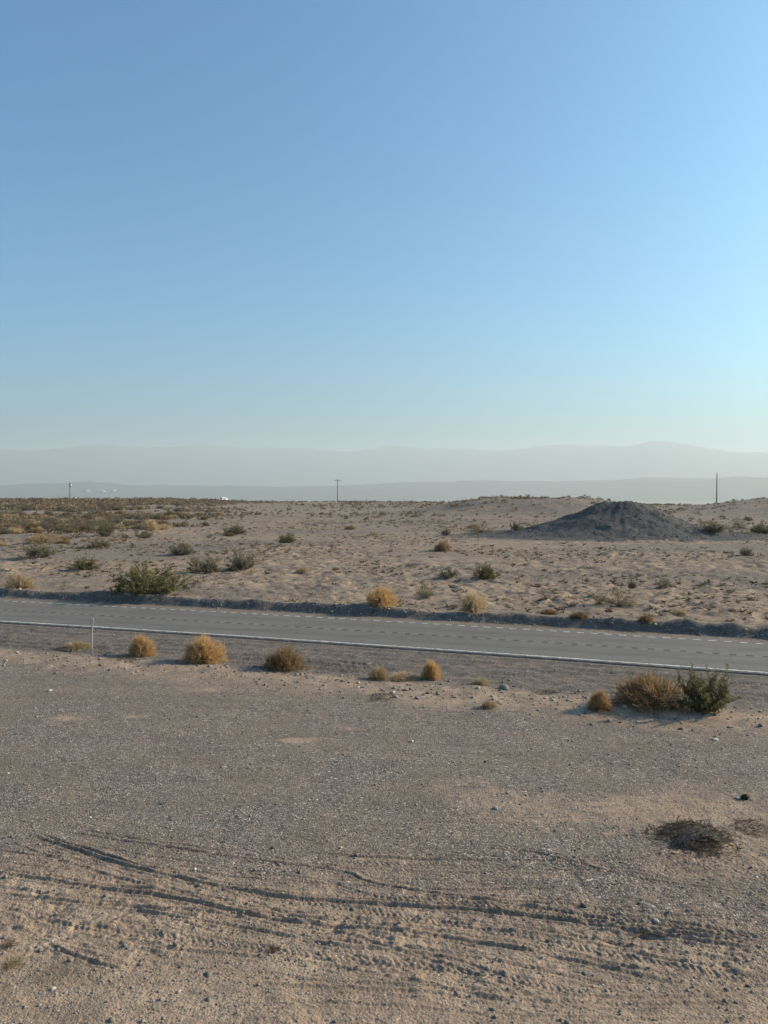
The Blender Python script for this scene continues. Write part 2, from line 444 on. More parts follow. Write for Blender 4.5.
M_GROUND, M_ASPHALT = ground_material(), asphalt_material()
M_WHITE = paint_material("white_road_paint", (.72, .71, .68))
M_WHITE_WORN = paint_material("worn_white_road_paint", (.60, .59, .57), wear=.56)
M_YELLOW = paint_material("faded_yellow_road_paint", (.25, .22, .155), wear=.5)
M_GROOVE = plain_material("rumble_groove", (.045, .045, .046), .9)
M_STONE = stone_material()
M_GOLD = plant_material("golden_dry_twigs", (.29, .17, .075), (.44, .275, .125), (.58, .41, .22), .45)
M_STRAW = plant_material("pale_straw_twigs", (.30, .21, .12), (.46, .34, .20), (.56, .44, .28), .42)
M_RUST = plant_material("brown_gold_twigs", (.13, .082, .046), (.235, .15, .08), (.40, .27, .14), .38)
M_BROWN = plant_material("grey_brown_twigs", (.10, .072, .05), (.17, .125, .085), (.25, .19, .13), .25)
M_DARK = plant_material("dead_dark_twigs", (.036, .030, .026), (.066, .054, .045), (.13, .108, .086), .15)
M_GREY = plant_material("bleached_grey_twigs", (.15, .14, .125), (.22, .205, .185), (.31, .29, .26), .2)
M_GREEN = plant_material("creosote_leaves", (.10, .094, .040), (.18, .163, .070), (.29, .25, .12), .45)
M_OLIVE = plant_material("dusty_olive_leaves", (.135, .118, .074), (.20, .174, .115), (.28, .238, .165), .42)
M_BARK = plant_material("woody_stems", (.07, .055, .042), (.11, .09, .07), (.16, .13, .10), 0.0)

# ------------------------------------------------------------------ ground sheet
def build_ground():
    az_d = np.radians(np.arange(-41.0, 41.0001, 0.095))
    az = np.concatenate([np.radians(np.arange(-180, -41.5, 3.0)), az_d, np.radians(np.arange(42, 180, 3.0))])
    r = np.concatenate([[0.4, 1, 2, 3.5, 5, 6.2], np.exp(np.arange(math.log(7.0), math.log(9.4), 0.006)), np.exp(np.arange(math.log(9.4), math.log(16.5), 0.0018)), np.exp(np.arange(math.log(16.53), math.log(470), 0.0038)), np.geomspace(475, 19000, 150)])
    A, RR = np.meshgrid(az, r)
    x, y = (RR * np.sin(A)).ravel(), (RR * np.cos(A)).ravel()
    z = H0(x, y)
    dz, rut, ridge = track_disp(x, y)
    z = z + dz
    # soil kinds
    t = road_t(x, y); rr = np.hypot(x, y)
    farside = sstep(4.6, 6.0, t)
    sand_near = 0.13 + 0 * x
    for px, py, sx, sy, amt in ((60, 985, 2.8, 1.9, .85), (250, 960, 3.2, 1.7, .55), (420, 1005, 3.5, 1.6, .6), (700, 1000, 2.5, 1.6, .4), (300, 890, 5, 1.1, .22), (735, 838, 1.9, 1.6, .6),
                                (690, 800, 3.0, .8, .3), (560, 815, 3.0, .7, .3), (65, 719, .5, .25, .7), (135, 717, .45, .2, .6), (297, 740, .5, .22, .9), (205, 690, .9, .3, .5), (350, 728, .5, .25, .5), (612, 697, .6, .5, .8), (440, 697, 1.6, .5, .5), (265, 660, .8, .3, .3), (400, 790, 4, 1.2, .18), (30, 900, 2.5, 1.6, .45)):
        c = plane_at(px, py)
        sand_near = sand_near + amt * gauss(np.hypot((x - c[0]) / sx, (y - c[1]) / sy))
    lip = gauss((t + 9.6) / 1.5)
    sand_near = sand_near + 0.62 * lip
    sand_near = sand_near + 0.34 * ridge
    sh = sstep(-8.6, -7.8, t) * (1 - sstep(-3.5, -3.2, t))
    sand_near = sand_near * (1 - sh) + 0.0 * sh
    grey = np.clip(fbm(x / 22, y / 9, 3, 101) * 2.0, -1, 1)
    hill = gauss(np.hypot((x - 40) / 36, (y - 190) / 36))
    band = np.clip(fbm(x / 26 + y / 60, y / 5.5, 4, 103) * 1.8, -1, 1)
    sand_far = 0.52 - 0.25 * np.clip(grey, -.3, 1) - 0.30 * np.clip(band, -.6, 1) - .50 * hill + 0.12 * gauss((t - 12) / 9) - 0.12 * sstep(150, 350, rr)
    sand = sand_near * (1 - farside) + sand_far * farside
    blot = 0 * x
    for px, py, sx, sy, amt in ((60, 975, .55, .30, .9), (110, 962, .4, .2, .6), (720, 885, .5, .4, .6), (760, 900, .4, .5, .5), (20, 1012, .5, .2, .6), (395, 985, .5, .18, .5), (640, 1010, .6, .2, .35)):
        c = plane_at(px, py); blot = np.maximum(blot, amt * gauss(np.hypot((x - c[0]) / sx, (y - c[1]) / sy)))
    dx, dy = x - 32.6, y - 106.0
    rho = np.sqrt((dx / 16) ** 2 + (dy / 12) ** 2)
    dark = 1.0 * (1 - sstep(0.95, 1.5, rho)) + 0.55 * gauss(np.hypot((x - 38) / 30, (y - 100) / 9)) + .35 * gauss(np.hypot((x - 16) / 12, (y - 104) / 6))
    # wheel tracks of sand worn into the mound's face
    for x0, x1 in ((29.0, 31.0), (30.1, 32.0), (33.5, 35.5), (34.7, 36.6)):
        u = np.clip((y - 86) / 17, 0, 1)
        xc = x0 * (1 - u) * 0.985 + x1 * u + 0.35 * np.sin(y / 3.0)
        dark = dark - 0.75 * gauss((x - xc) / 0.22) * sstep(84, 88, y) * (1 - sstep(99, 104, y)) * (0.6 + 0.8 * vnoise(x * 2, y * 2, 7))
    bank = sstep(3.5, 4.1, t) * (1 - sstep(4.75, 5.1, t))  # bank face: its shade is painted into the colour too
    dark = np.maximum(np.maximum(dark, 0.47 * bank), 0.42 * sh)
    dark = np.maximum(dark, 0.42 * sstep(-3.55, -3.2, t) * (1 - sstep(3.2, 3.7, t)))
    nr, nc = len(r), len(az)
    idx = np.arange(nr * nc).reshape(nr, nc)
    nxt = np.roll(idx, -1, axis=1)
    F = np.stack([idx[:-1], nxt[:-1], nxt[1:], idx[1:]], -1).reshape(-1, 4)[:, ::-1]
    V = np.stack([x, y, z], -1)
    me = np_mesh("ground", V, F, True, {"soil": np.stack([np.clip(sand, 0, 1), np.clip(dark, 0, 1), np.clip(np.maximum(rut, blot), 0, 1), sstep(4.8, 7.0, t)], -1)})
    o = mesh_obj("ground", me, None, [M_GROUND])
    tag(o, "desert ground of grey gravel and tan sand with tyre tracks", "ground", kind="structure")
    return o
build_ground()

# ------------------------------------------------------------------ road
def strip(name, t0, t1, z, mat, parent=None, x0=-240.0, x1=240.0, step=0.8, across=8, skirt=0.0):
    xs = np.arange(x0, x1 + .01, step)
    ts = np.linspace(t0, t1, across)
    sl = road_slope(xs); inv = 1 / np.sqrt(1 + sl ** 2)
    yy = road_y(xs)
    rows, acc = [], []
    prof = [(tt, z) for tt in ts]
    if skirt: prof = [(t0 - .02, z - skirt)] + prof + [(t1 + .02, z - skirt)]
    for tt, zz in prof:
        ttv = tt + (0.05 * fbm(xs / 1.2, xs * 0 + tt, 3, 3) if skirt and abs(tt) > 3.1 else 0)
        rows.append(np.stack([xs - ttv * sl * inv, yy + ttv * inv, np.full_like(xs, zz)], -1)); acc.append(np.full_like(xs, tt))
    V = np.stack(rows, 0); k, n = V.shape[:2]
    idx = np.arange(k * n).reshape(k, n)
    F = np.stack([idx[:-1, :-1], idx[:-1, 1:], idx[1:, 1:], idx[1:, :-1]], -1).reshape(-1, 4)
    me = np_mesh(name, V.reshape(-1, 3), F, True, {"across": np.concatenate(acc)})
    return mesh_obj(name, me, parent, [mat])

def dashes(name, t0, t1, z, mat, parent, length, gap, x0=-110.0, x1=110.0, phase=0.0):
    V, F = [], []
    x = x0 + phase
    while x < x1:
        for tt, xx in ((t0, x), (t0, x + length), (t1, x + length), (t1, x)):
            s = float(road_slope(xx)); i = 1 / math.sqrt(1 + s * s)
            V.append((xx - tt * s * i, float(road_y(xx)) + tt * i, z))
        b = len(V) - 4; F.append((b, b + 1, b + 2, b + 3)); x += length + gap
    return mesh_obj(name, np_mesh(name, V, F), parent, [mat])

road = strip("road", -3.22, 3.22, 0.03, M_ASPHALT, across=40, skirt=.12)
tag(road, "two-lane grey asphalt highway crossing the desert", "road", kind="structure")
strip("edge_line", -2.92, -2.80, 0.034, M_WHITE, road, across=2)
dashes("edge_line", 2.78, 2.89, 0.034, M_WHITE_WORN, road, .32, .28)
strip("centre_line", -.16, -.06, 0.034, M_YELLOW, road, across=2)
strip("centre_line", .06, .16, 0.034, M_YELLOW, road, across=2)
dashes("rumble_strip", -.12, .12, 0.038, M_GROOVE, road, .26, .34)
dashes("rumble_strip", -3.12, -3.0, 0.034, M_GROOVE, road, .22, .36)

# ------------------------------------------------------------------ hills, mountains
def range_mesh(name, az0, az1, r0, r1, top_px, seed, rough, zbase, nA=260, nR=60):
    az = np.radians(np.linspace(az0, az1, nA)); rr = np.linspace(r0, r1, nR)
    A, Q = np.meshgrid(az, rr)
    x, y = Q * np.sin(A), Q * np.cos(A)
    u = (Q - r0) / (r1 - r0)
    px = CX + FPX * np.tan(np.clip(A, -1.2, 1.2))
    top = np.interp(px, [p[0] for p in top_px], [p[1] for p in top_px])
    peak = CAM_H + (YH - top) / FPX * (r0 + .62 * (r1 - r0)) - zbase
    sh = np.where(u < .62, sstep(0, .62, u) ** 1.3, 1 - sstep(.62, 1.0, u))
    rg = 1 - np.abs(fbm(x / rough, y / rough, 5, seed)) * 1.1
    fine = fbm(x / (rough * .35), y / (rough * .35), 4, seed + 3)
    z = zbase - 6 + peak * sh * (0.84 + 0.17 * rg) + peak * .07 * fine * sh
    idx = np.arange(nA * nR).reshape(nR, nA)
    F = np.stack([idx[:-1, :-1], idx[:-1, 1:], idx[1:, 1:], idx[1:, :-1]], -1).reshape(-1, 4)[:, ::-1]
    return np_mesh(name, np.stack([x, y, z], -1).reshape(-1, 3), F, True)

M_ROCK = plain_material("bare_mountain_rock", (.10, .092, .088), .95, .3, .004, spec=.1)
M_FOOT = plain_material("foothill_scrub", (.09, .082, .066), .95, .3, .006, spec=.1)
o = mesh_obj("mountains", range_mesh("mountains", -42, 42, 11500, 16500,
    [(-300, 450), (0, 449), (60, 449), (110, 446), (190, 445), (250, 447), (300, 445), (430, 447), (470, 443), (560, 446), (620, 446), (650, 443), (690, 447), (730, 452), (768, 455), (1100, 452)], 5, 2600, -130), None, [M_ROCK])
tag(o, "hazy bare desert mountain range along the horizon", "mountains", kind="structure")
HILLS = range_mesh("hills", -42, 42, 7000, 10200,
    [(-300, 486), (0, 485), (40, 483), (90, 481), (130, 484), (200, 485), (300, 486), (384, 482), (470, 480), (560, 481), (640, 478), (768, 476), (1100, 474)], 25, 700, -132, 420, 80)
o = mesh_obj("hills", HILLS, None, [M_FOOT])
tag(o, "low dark foothills across the hazy valley", "hills", kind="structure")

# ------------------------------------------------------------------ plants
def ribbons(P, W, tint):
    """P (n,k,3) polylines, W (n,k) widths -> verts, quads, tint"""
    n, k = P.shape[:2]
    T = np.gradient(P, axis=1)
    side = np.cross(T, R.normal(size=(n, 1, 3)))
    side /= np.linalg.norm(side, axis=-1, keepdims=True) + 1e-9
    V = np.stack([P - side * W[..., None] / 2, P + side * W[..., None] / 2], 2).reshape(-1, 3)
    b = (np.arange(n)[:, None] * k + np.arange(k - 1)[None]) * 2
    F = np.stack([b, b + 1, b + 3, b + 2], -1).reshape(-1, 4)
    return V, F, np.repeat(tint, 2 * k)

def tubes(P, W, tint):
    """three-sided tapering stems"""
    n, k = P.shape[:2]
    T = np.gradient(P, axis=1); T /= np.linalg.norm(T, axis=-1, keepdims=True) + 1e-9
    a = np.cross(T, np.array([0.31, 0.22, 0.93])); a /= np.linalg.norm(a, axis=-1, keepdims=True) + 1e-9
    b = np.cross(T, a)
    ring = [P + (a * math.cos(q) + b * math.sin(q)) * W[..., None] / 2 for q in (0, 2.094, 4.189)]
    V = np.stack(ring, 2).reshape(-1, 3)
    i = (np.arange(n)[:, None] * k + np.arange(k - 1)[None]) * 3
    F = np.concatenate([np.stack([i + j, i + (j + 1) % 3, i + 3 + (j + 1) % 3, i + 3 + j], -1).reshape(-1, 4) for j in range(3)])
    return V, F, np.repeat(tint, 3 * k)

def leaves(P, size, tint, long=1.7):
    n = len(P)
    a = R.normal(size=(n, 3)); a /= np.linalg.norm(a, axis=1, keepdims=True)
    b = np.cross(a, R.normal(size=(n, 3))); b /= np.linalg.norm(b, axis=1, keepdims=True)
    a = a * (size * long / 2)[:, None]; b = b * (size / 2)[:, None]
    V = np.stack([P - a, P + b, P + a, P - b], 1).reshape(-1, 3)
    return V, np.arange(4 * n).reshape(n, 4), np.repeat(tint, 4)

def to_mesh(name, *parts):
    Vs, Fs, Ts, o = [], [], [], 0
    for V, F, T in parts:
        Vs.append(V); Fs.append(F + o); Ts.append(T); o += len(V)
    return np_mesh(name, np.concatenate(Vs), np.concatenate(Fs), False, {"tint": np.concatenate(Ts)})

def unit(v): return v / (np.linalg.norm(v, axis=-1, keepdims=True) + 1e-9)

def dome_dirs(n, lo=-0.05):
    ph = R.uniform(0, 2 * math.pi, n); sz = R.uniform(lo, 1, n)
    c = np.sqrt(np.clip(1 - sz * sz, 0, 1))
    return np.stack([c * np.cos(ph), c * np.sin(ph), sz], -1)

def tumble(n_main=150, n_br=16, flat=.72, tw=.008, lump=.25):
    """dome of fine dry twigs, about 1 unit wide -> (stems, twigs)"""
    D = dome_dirs(n_main)
    off = R.uniform(0, 50)
    ln = .42 * (1 + lump * fbm(D[:, 0] * 1.6 + off, D[:, 1] * 1.6 + D[:, 2], 2, int(off)))
    ln = ln * (1 + .22 * D[:, 0] * R.uniform(-1, 1) + .22 * D[:, 1] * R.uniform(-1, 1)) * np.where(R.uniform(0, 1, n_main) < .06, 1.25, 1)
    s = np.linspace(0, 1, 4)
    base = np.stack([R.normal(0, .05, n_main), R.normal(0, .05, n_main), np.zeros(n_main)], -1)
    P = base[:, None] + D[:, None] * (ln[:, None] * s)[..., None]
    P[..., 2] += .07 * np.sin(s * math.pi)[None]
    P += R.normal(0, .012, P.shape) * s[None, :, None]
    P[..., 2] = np.maximum(P[..., 2] * flat, .0)
    stems = tubes(P, np.tile(np.linspace(.012, .005, 4), (n_main, 1)), R.uniform(0, 1, n_main))
    m = n_main * n_br
    i = np.repeat(np.arange(n_main), n_br); u = R.uniform(.3, 1, m) ** .7
    seg = np.minimum((u * 3).astype(int), 2); fr = u * 3 - seg
    p0 = P[i, seg] * (1 - fr)[:, None] + P[i, seg + 1] * fr[:, None]
    d = unit(D[i] + R.normal(0, .75, (m, 3)) + np.array([0, 0, .12]))
    L = R.uniform(.06, .17, m)
    q = np.linspace(0, 1, 3)
    B = p0[:, None] + d[:, None] * (L[:, None] * q)[..., None]
    B += (R.normal(0, .03, (m, 3)))[:, None] * (q ** 2)[None, :, None]
    B[..., 2] = np.maximum(B[..., 2], .003)
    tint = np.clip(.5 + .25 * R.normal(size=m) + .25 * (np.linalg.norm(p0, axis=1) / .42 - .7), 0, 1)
    tw_ = ribbons(B, np.tile(np.array([tw, tw * .9, tw * .4]), (m, 1)), tint)
    return stems, tw_

def leafy(n_st=34, n_sub=7, n_leaf=4600, size=.022, up=.35, ht=.55, dense=.3):
    """vase of woody stems with small leaves, about 1 unit wide -> (stems, leaves)"""
    D = dome_dirs(n_st, up); D[:, :2] *= 1.0; D = unit(D)
    k = 5; s = np.linspace(0, 1, k)
    ln = R.uniform(.38, .56, n_st)
    base = np.stack([R.normal(0, .06, n_st), R.normal(0, .06, n_st), np.zeros(n_st)], -1)
    P = base[:, None] + D[:, None] * (ln[:, None] * s)[..., None]
    P[..., 2] = P[..., 2] * ht / .5
    P += np.cumsum(R.normal(0, .014, P.shape), axis=1) * s[None, :, None]
    st = tubes(P, np.tile(np.linspace(.016, .006, k), (n_st, 1)), R.uniform(0, 1, n_st))
    m = n_st * n_sub; i = np.repeat(np.arange(n_st), n_sub); u = R.uniform(.25, .98, m)
    seg = np.minimum((u * (k - 1)).astype(int), k - 2); fr = u * (k - 1) - seg
    p0 = P[i, seg] * (1 - fr)[:, None] + P[i, seg + 1] * fr[:, None]
    d = unit(D[i] * .8 + R.normal(0, .6, (m, 3)) + np.array([0, 0, .25])); L = R.uniform(.08, .2, m)
    q = np.linspace(0, 1, 3)
    B = p0[:, None] + d[:, None] * (L[:, None] * q)[..., None] + R.normal(0, .02, (m, 1, 3)) * (q ** 2)[None, :, None]
    B[..., 2] = np.maximum(B[..., 2], .003)
    st2 = tubes(B, np.tile(np.array([.006, .005, .003]), (m, 1)), R.uniform(0, 1, m))
    vig = R.uniform(.15, 1, m); vig /= vig.sum()
    j = R.choice(m, n_leaf, p=vig); v = R.uniform(dense, 1.02, n_leaf)
    LP = B[j, 0] * (1 - v)[:, None] + B[j, 2] * v[:, None] + R.normal(0, .013, (n_leaf, 3))
    LP[:, 2] = np.maximum(LP[:, 2], .012)
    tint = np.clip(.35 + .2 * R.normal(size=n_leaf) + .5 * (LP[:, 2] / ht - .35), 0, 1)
    lv = leaves(LP, size * R.uniform(.7, 1.3, n_leaf), tint)
    V = np.concatenate([st[0], st2[0]]); F = np.concatenate([st[1], st2[1] + len(st[0])]); T = np.concatenate([st[2], st2[2]])
    return (V, F, T), lv

def proto_pair(kind, stem_mat, leaf_mat, **kw):
    st, lv = (tumble if kind == "t" else leafy)(**kw)
    a = to_mesh("stems", st); a.materials.append(stem_mat)
    b = to_mesh("twigs" if kind == "t" else "foliage", lv); b.materials.append(leaf_mat)
    return a, b

def merged(pair, name):
    """both parts of a small far plant in one mesh (two materials)"""
    a, b = pair
    Va = np.empty(len(a.vertices) * 3, np.float32); a.vertices.foreach_get("co", Va)
    Vb = np.empty(len(b.vertices) * 3, np.float32); b.vertices.foreach_get("co", Vb)
    Fa = np.empty(len(a.loops), np.int32); a.loops.foreach_get("vertex_index", Fa)
    Fb = np.empty(len(b.loops), np.int32); b.loops.foreach_get("vertex_index", Fb)
    Ta = np.empty(len(a.vertices), np.float32); a.attributes["tint"].data.foreach_get("value", Ta)
    Tb = np.empty(len(b.vertices), np.float32); b.attributes["tint"].data.foreach_get("value", Tb)
    Fa, Fb = Fa.reshape(-1, 4), Fb.reshape(-1, 4) + len(Ta)
    me = np_mesh(name, np.concatenate([Va, Vb]).reshape(-1, 3), np.concatenate([Fa, Fb]), False, {"tint": np.concatenate([Ta, Tb])},
                 np.r_[np.zeros(len(Fa)), np.ones(len(Fb))])
    me.materials.append(a.materials[0]); me.materials.append(b.materials[0])
    return me

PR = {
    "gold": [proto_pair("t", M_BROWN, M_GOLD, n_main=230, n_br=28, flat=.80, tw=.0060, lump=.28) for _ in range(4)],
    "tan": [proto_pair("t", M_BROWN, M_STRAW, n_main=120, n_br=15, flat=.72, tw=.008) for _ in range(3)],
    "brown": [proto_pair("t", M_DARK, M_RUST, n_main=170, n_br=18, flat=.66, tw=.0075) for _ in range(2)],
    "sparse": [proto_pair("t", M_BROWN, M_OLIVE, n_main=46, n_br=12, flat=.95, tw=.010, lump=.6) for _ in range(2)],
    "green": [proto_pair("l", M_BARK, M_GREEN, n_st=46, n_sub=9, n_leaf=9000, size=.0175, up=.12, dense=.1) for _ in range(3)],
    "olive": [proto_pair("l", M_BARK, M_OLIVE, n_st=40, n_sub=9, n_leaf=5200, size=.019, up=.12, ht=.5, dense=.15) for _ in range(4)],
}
PR1 = {k: [merged(p, "scrub_mesh") for p in v] for k, v in PR.items()}
_cnt = {}

def footprint_z(x, y, w):
    a = np.linspace(0, 2 * math.pi, 8, endpoint=False)
    return float(min(H(x, y)[0], np.mean(H(x + .25 * w * np.cos(a), y + .25 * w * np.sin(a))))) - .02

def shrub(name, kind, px, py, wpx, hpx, label, cat="bush", group=None, single=False, htof=None):
    """a shrub rooted on the ground seen at (px, py), wpx x hpx pixels big there"""
    p = ground_at(px, py); d = math.hypot(p[0], p[1])
    w, h = 1.12 * wpx * d / FPX, 1.05 * hpx * d / FPX
    i = _cnt[kind] = _cnt.get(kind, -1) + 1
    back = .38 * w                                                # root sits behind the front of the crown
    x, y = p[0] * (1 + back / d), p[1] * (1 + back / d)
    z = footprint_z(x, y, w)
    pr = PR[kind][i % len(PR[kind])]
    ext = max(v.co.z for v in pr[1].vertices)
    wid = max(v.co.x for v in pr[1].vertices) - min(v.co.x for v in pr[1].vertices)
    sc = (w / wid, w / wid, h / ext * 1.02)
    rz = random.uniform(0, 6.28)
    if single:
        o = bpy.data.objects.new(name, PR1[kind][i % len(PR1[kind])]); COL.objects.link(o)
        o.location = (x, y, z); o.rotation_euler = (0, 0, rz); o.scale = sc
    else:
        o = empty(name, (x, y, z), rz, sc)
        mesh_obj("stems", pr[0], o); mesh_obj("twigs" if pr[1].name.startswith("twigs") else "foliage", pr[1], o)
    return tag(o, label, cat, group)

# --- beside the lot, near side of the road
G1 = "dry bushes along the sandy lip by the road"
shrub("dry_bush", "gold", 141, 658, 29, 23, "small round orange dry bush on the road edge beside a flat dark twig clump", group=G1)
shrub("dry_bush", "gold", 205, 665, 49, 34, "largest round orange dry bush on the near road edge, casting a long shadow", group=G1)
shrub("dry_bush", "brown", 283, 673, 48, 26, "wide golden-brown bush with greyish right side near the road", group=G1)
shrub("dry_bush", "tan", 379, 682, 28, 15, "low pale straw bush left of a taller gold bush on the road edge", group=G1)
shrub("dry_bush", "gold", 431, 681, 24, 22, "upright gold bush with a pale straw patch at its left foot", group=G1)
shrub("dry_bush", "tan", 481, 686, 22, 10, "thin pale yellow tuft bush beside the whitish rock clump", group=G1)
shrub("dry_bush", "gold", 599, 713, 26, 21, "small gold bush just left of the big brown bush", group=G1)
shrub("dry_bush", "brown", 650, 715, 82, 36, "big dark brown dry bush leaning against the leafy green creosote", group=G1)
shrub("creosote_bush", "green", 704, 717, 60, 47, "leafy green creosote bush at the right of the near road edge")
shrub("dry_bush", "tan", 403, 682, 34, 8, "flat pale straw clump between two upright bushes", group=G1)
shrub("dry_bush", "tan", 488, 710, 20, 9, "tiny straw tuft on the gravel in front of the sandy lip", group=G1)
shrub("dry_bush", "tan", 76, 652, 34, 9, "low straw patch at the foot of the roadside marker post", group=G1)
# --- far side of the road
shrub("creosote_bush", "green", 148, 601, 80, 34, "largest dark green creosote bush, on the bank across the road at left")
shrub("dry_bush", "tan", 20, 589, 30, 16, "straw-coloured bush across the road at the far left edge")
shrub("dry_bush", "gold", 380, 608, 34, 21, "golden dry bush on the far bank near the middle")
shrub("dry_bush", "tan", 472, 614, 36, 25, "tan rounded bush on the far bank right of the golden one")
shrub("desert_bush", "sparse", 424, 599, 24, 15, "sparse grey twiggy bush between the golden and tan bank bushes")
shrub("desert_bush", "olive", 449, 581, 22, 13, "grey-olive bush left of a greener one beyond the bank")
shrub("desert_bush", "green", 485, 581, 27, 17, "green airy bush on the sand straight beyond the tan bank bush")
shrub("desert_bush", "sparse", 600, 606, 17, 14, "thin sparse bush left of the taller olive one on the sand at right")
shrub("desert_bush", "sparse", 619, 609, 26, 22, "taller sparse olive bush on the sand at right beyond the road")
shrub("desert_bush", "olive", 632, 589, 12, 10, "small dark bush between the sparse olive bush and the one at its right")
shrub("desert_bush", "sparse", 664, 589, 18, 14, "spiky open bush on the sand right of the small dark one")
shrub("dry_bush", "tan", 680, 617, 20, 7, "low straw clump on the sand near the right end of the bank")
shrub("desert_bush", "olive", 204, 573, 38, 18, "wide dark olive bush, left one of the pair behind the large green creosote")
shrub("desert_bush", "olive", 241, 572, 36, 21, "taller dark olive bush, right one of the pair behind the large green creosote")
shrub("desert_bush", "olive", 182, 556, 27, 18, "green-grey bush standing alone behind the dark olive pair")
shrub("desert_bush", "green", 85, 571, 32, 14, "yellow-green bush left of the large green creosote")
shrub("desert_bush", "olive", 39, 559, 38, 16, "broad olive bush near the left edge beyond the road")
shrub("dry_bush", "tan", 42, 544, 34, 11, "pale dry brush heap behind the broad olive bush at left")
shrub("desert_bush", "olive", 107, 537, 22, 15, "dense olive bush in the left distance above the yellow-green one")
shrub("desert_bush", "olive", 98, 549, 24, 11, "brownish low bush in front of the dense olive bush at left")
shrub("desert_bush", "green", 288, 543, 19, 12, "compact dark green bush alone on the grey flat left of centre")
shrub("desert_bush", "olive", 235, 535, 24, 13, "grey-olive bush left of the compact dark green bush")
shrub("dry_bush", "tan", 150, 532, 22, 13, "pale yellowish bush in the left distance")
shrub("dry_bush", "brown", 442, 552, 20, 12, "brown rounded bush on the plain left of the gravel spread")
shrub("desert_bush", "olive", 446, 536, 14, 8, "small green bush behind the brown rounded one")
shrub("desert_bush", "sparse", 481, 533, 24, 13, "pale olive airy bush left of the mound's foot")
shrub("dry_bush", "tan", 303, 575, 20, 9, "tan low brush clump on the sand left of the golden bank bush")
shrub("desert_bush", "olive", 712, 535, 28, 12, "pale olive bush right of the mound under the right utility pole")
shrub("desert_bush", "olive", 747, 556, 13, 9, "small olive bush near the right edge in front of the dark gravel")
shrub("desert_bush", "sparse", 740, 529, 24, 12, "airy pale bush right of the one under the right utility pole")
shrub("desert_bush", "olive", 762, 534, 20, 13, "pale bush cut by the right edge beside the mound")
shrub("desert_bush", "olive", 516, 531, 18, 10, "olive bush at the left foot of the gravel mound")
for px, py, w, h, lab in ((579, 622, 22, 7, "dark low clump on the bank top left of the sparse olive bush"), (645, 629, 18, 8, "dark low clump on the bank top under the spiky open bush"),
                          (549, 615, 20, 7, "dark low clump at the bank crest right of the tan bush")):
    shrub("dry_bush", "brown", px, py, w, h, lab)

# --- dead brush heaps and tufts on the gravel lot
def dead_brush(px, py, w, h, label, big=True):
    p = ground_at(px, py)
    z = float(H(p[0], p[1])[0])
    o = empty("dead_brush", (p[0], p[1] + .38 * w, z - .01), random.uniform(0, .5), (w, w, h))
    n = 620 if big else 200
    # tangled curved dark twigs lying in a heap
    ph = R.uniform(0, 6.28, n); rr = .5 * np.sqrt(R.uniform(0, 1, n))
    c = np.stack([rr * np.cos(ph), .8 * rr * np.sin(ph), R.uniform(0, 1, n) * np.clip(1 - (rr / .5) ** 2, .05, 1) * .8], -1)
    d = unit(np.stack([R.normal(size=n), R.normal(size=n) * .8, R.normal(size=n) * .35], -1))
    L = R.uniform(.08, .26, n); q = np.linspace(-1, 1, 5)
    P = c[:, None] + d[:, None] * (L[:, None] * q / 2)[..., None] + R.normal(0, .05, (n, 1, 3)) * (q ** 2)[None, :, None]
    P[..., 2] = np.maximum(P[..., 2], .015)
    loose = R.uniform(0, 1, n) < .3                                # some lie flat around the heap
    P[loose, :, 0] *= 1.45; P[loose, :, 1] *= 1.45; P[loose, :, 2] = np.maximum(P[loose, :, 2] * .25, .015)
    me = to_mesh("twigs", tubes(P, np.tile(np.array([.010, .012, .012, .009, .005]), (n, 1)), R.uniform(0, 1, n)))
    mesh_obj("twigs", me, o, [M_DARK])
    if big:
        n = 130   # bleached matted arc of fibres across the middle
        a = R.uniform(.15, 2.9, n); rad_ = R.normal(.21, .028, n)
        q = np.linspace(-.38, .38, 5)
        A = a[:, None] + q[None] * R.uniform(.5, 1.2, n)[:, None]
        P = np.stack([.02 + rad_[:, None] * 1.35 * np.cos(A), -.12 + .10 * R.normal(size=(n, 1)) + 0 * A, rad_[:, None] * 2.6 * np.clip(np.sin(A), 0, 1) + .02], -1)
        P += R.normal(0, .012, P.shape); P[..., 2] = np.maximum(P[..., 2], .012)
        mesh_obj("fibre_mat", to_mesh("fibre_mat", ribbons(P, np.full((n, 5), .008), R.uniform(0, 1, n))), o, [M_GREY])
    return tag(o, label, "dead brush")

dead_brush(704, 850, 1.4, .40, "dark dead brush heap with a grey matted arc on the gravel at right")
dead_brush(762, 836, .9, .20, "flat brown dead twigs at the right edge beside the dark brush heap", False)
dead_brush(120, 661, 1.3, .18, "flat dark twig clump in front of the small round orange bush", False)
dead_brush(384, 701, 1.2, .16, "flat dark twig clump on the sand below the pale straw bush", False)
dead_brush(547, 695, .8, .22, "small dark twig clump on the sandy lip between the bushes at right", False)

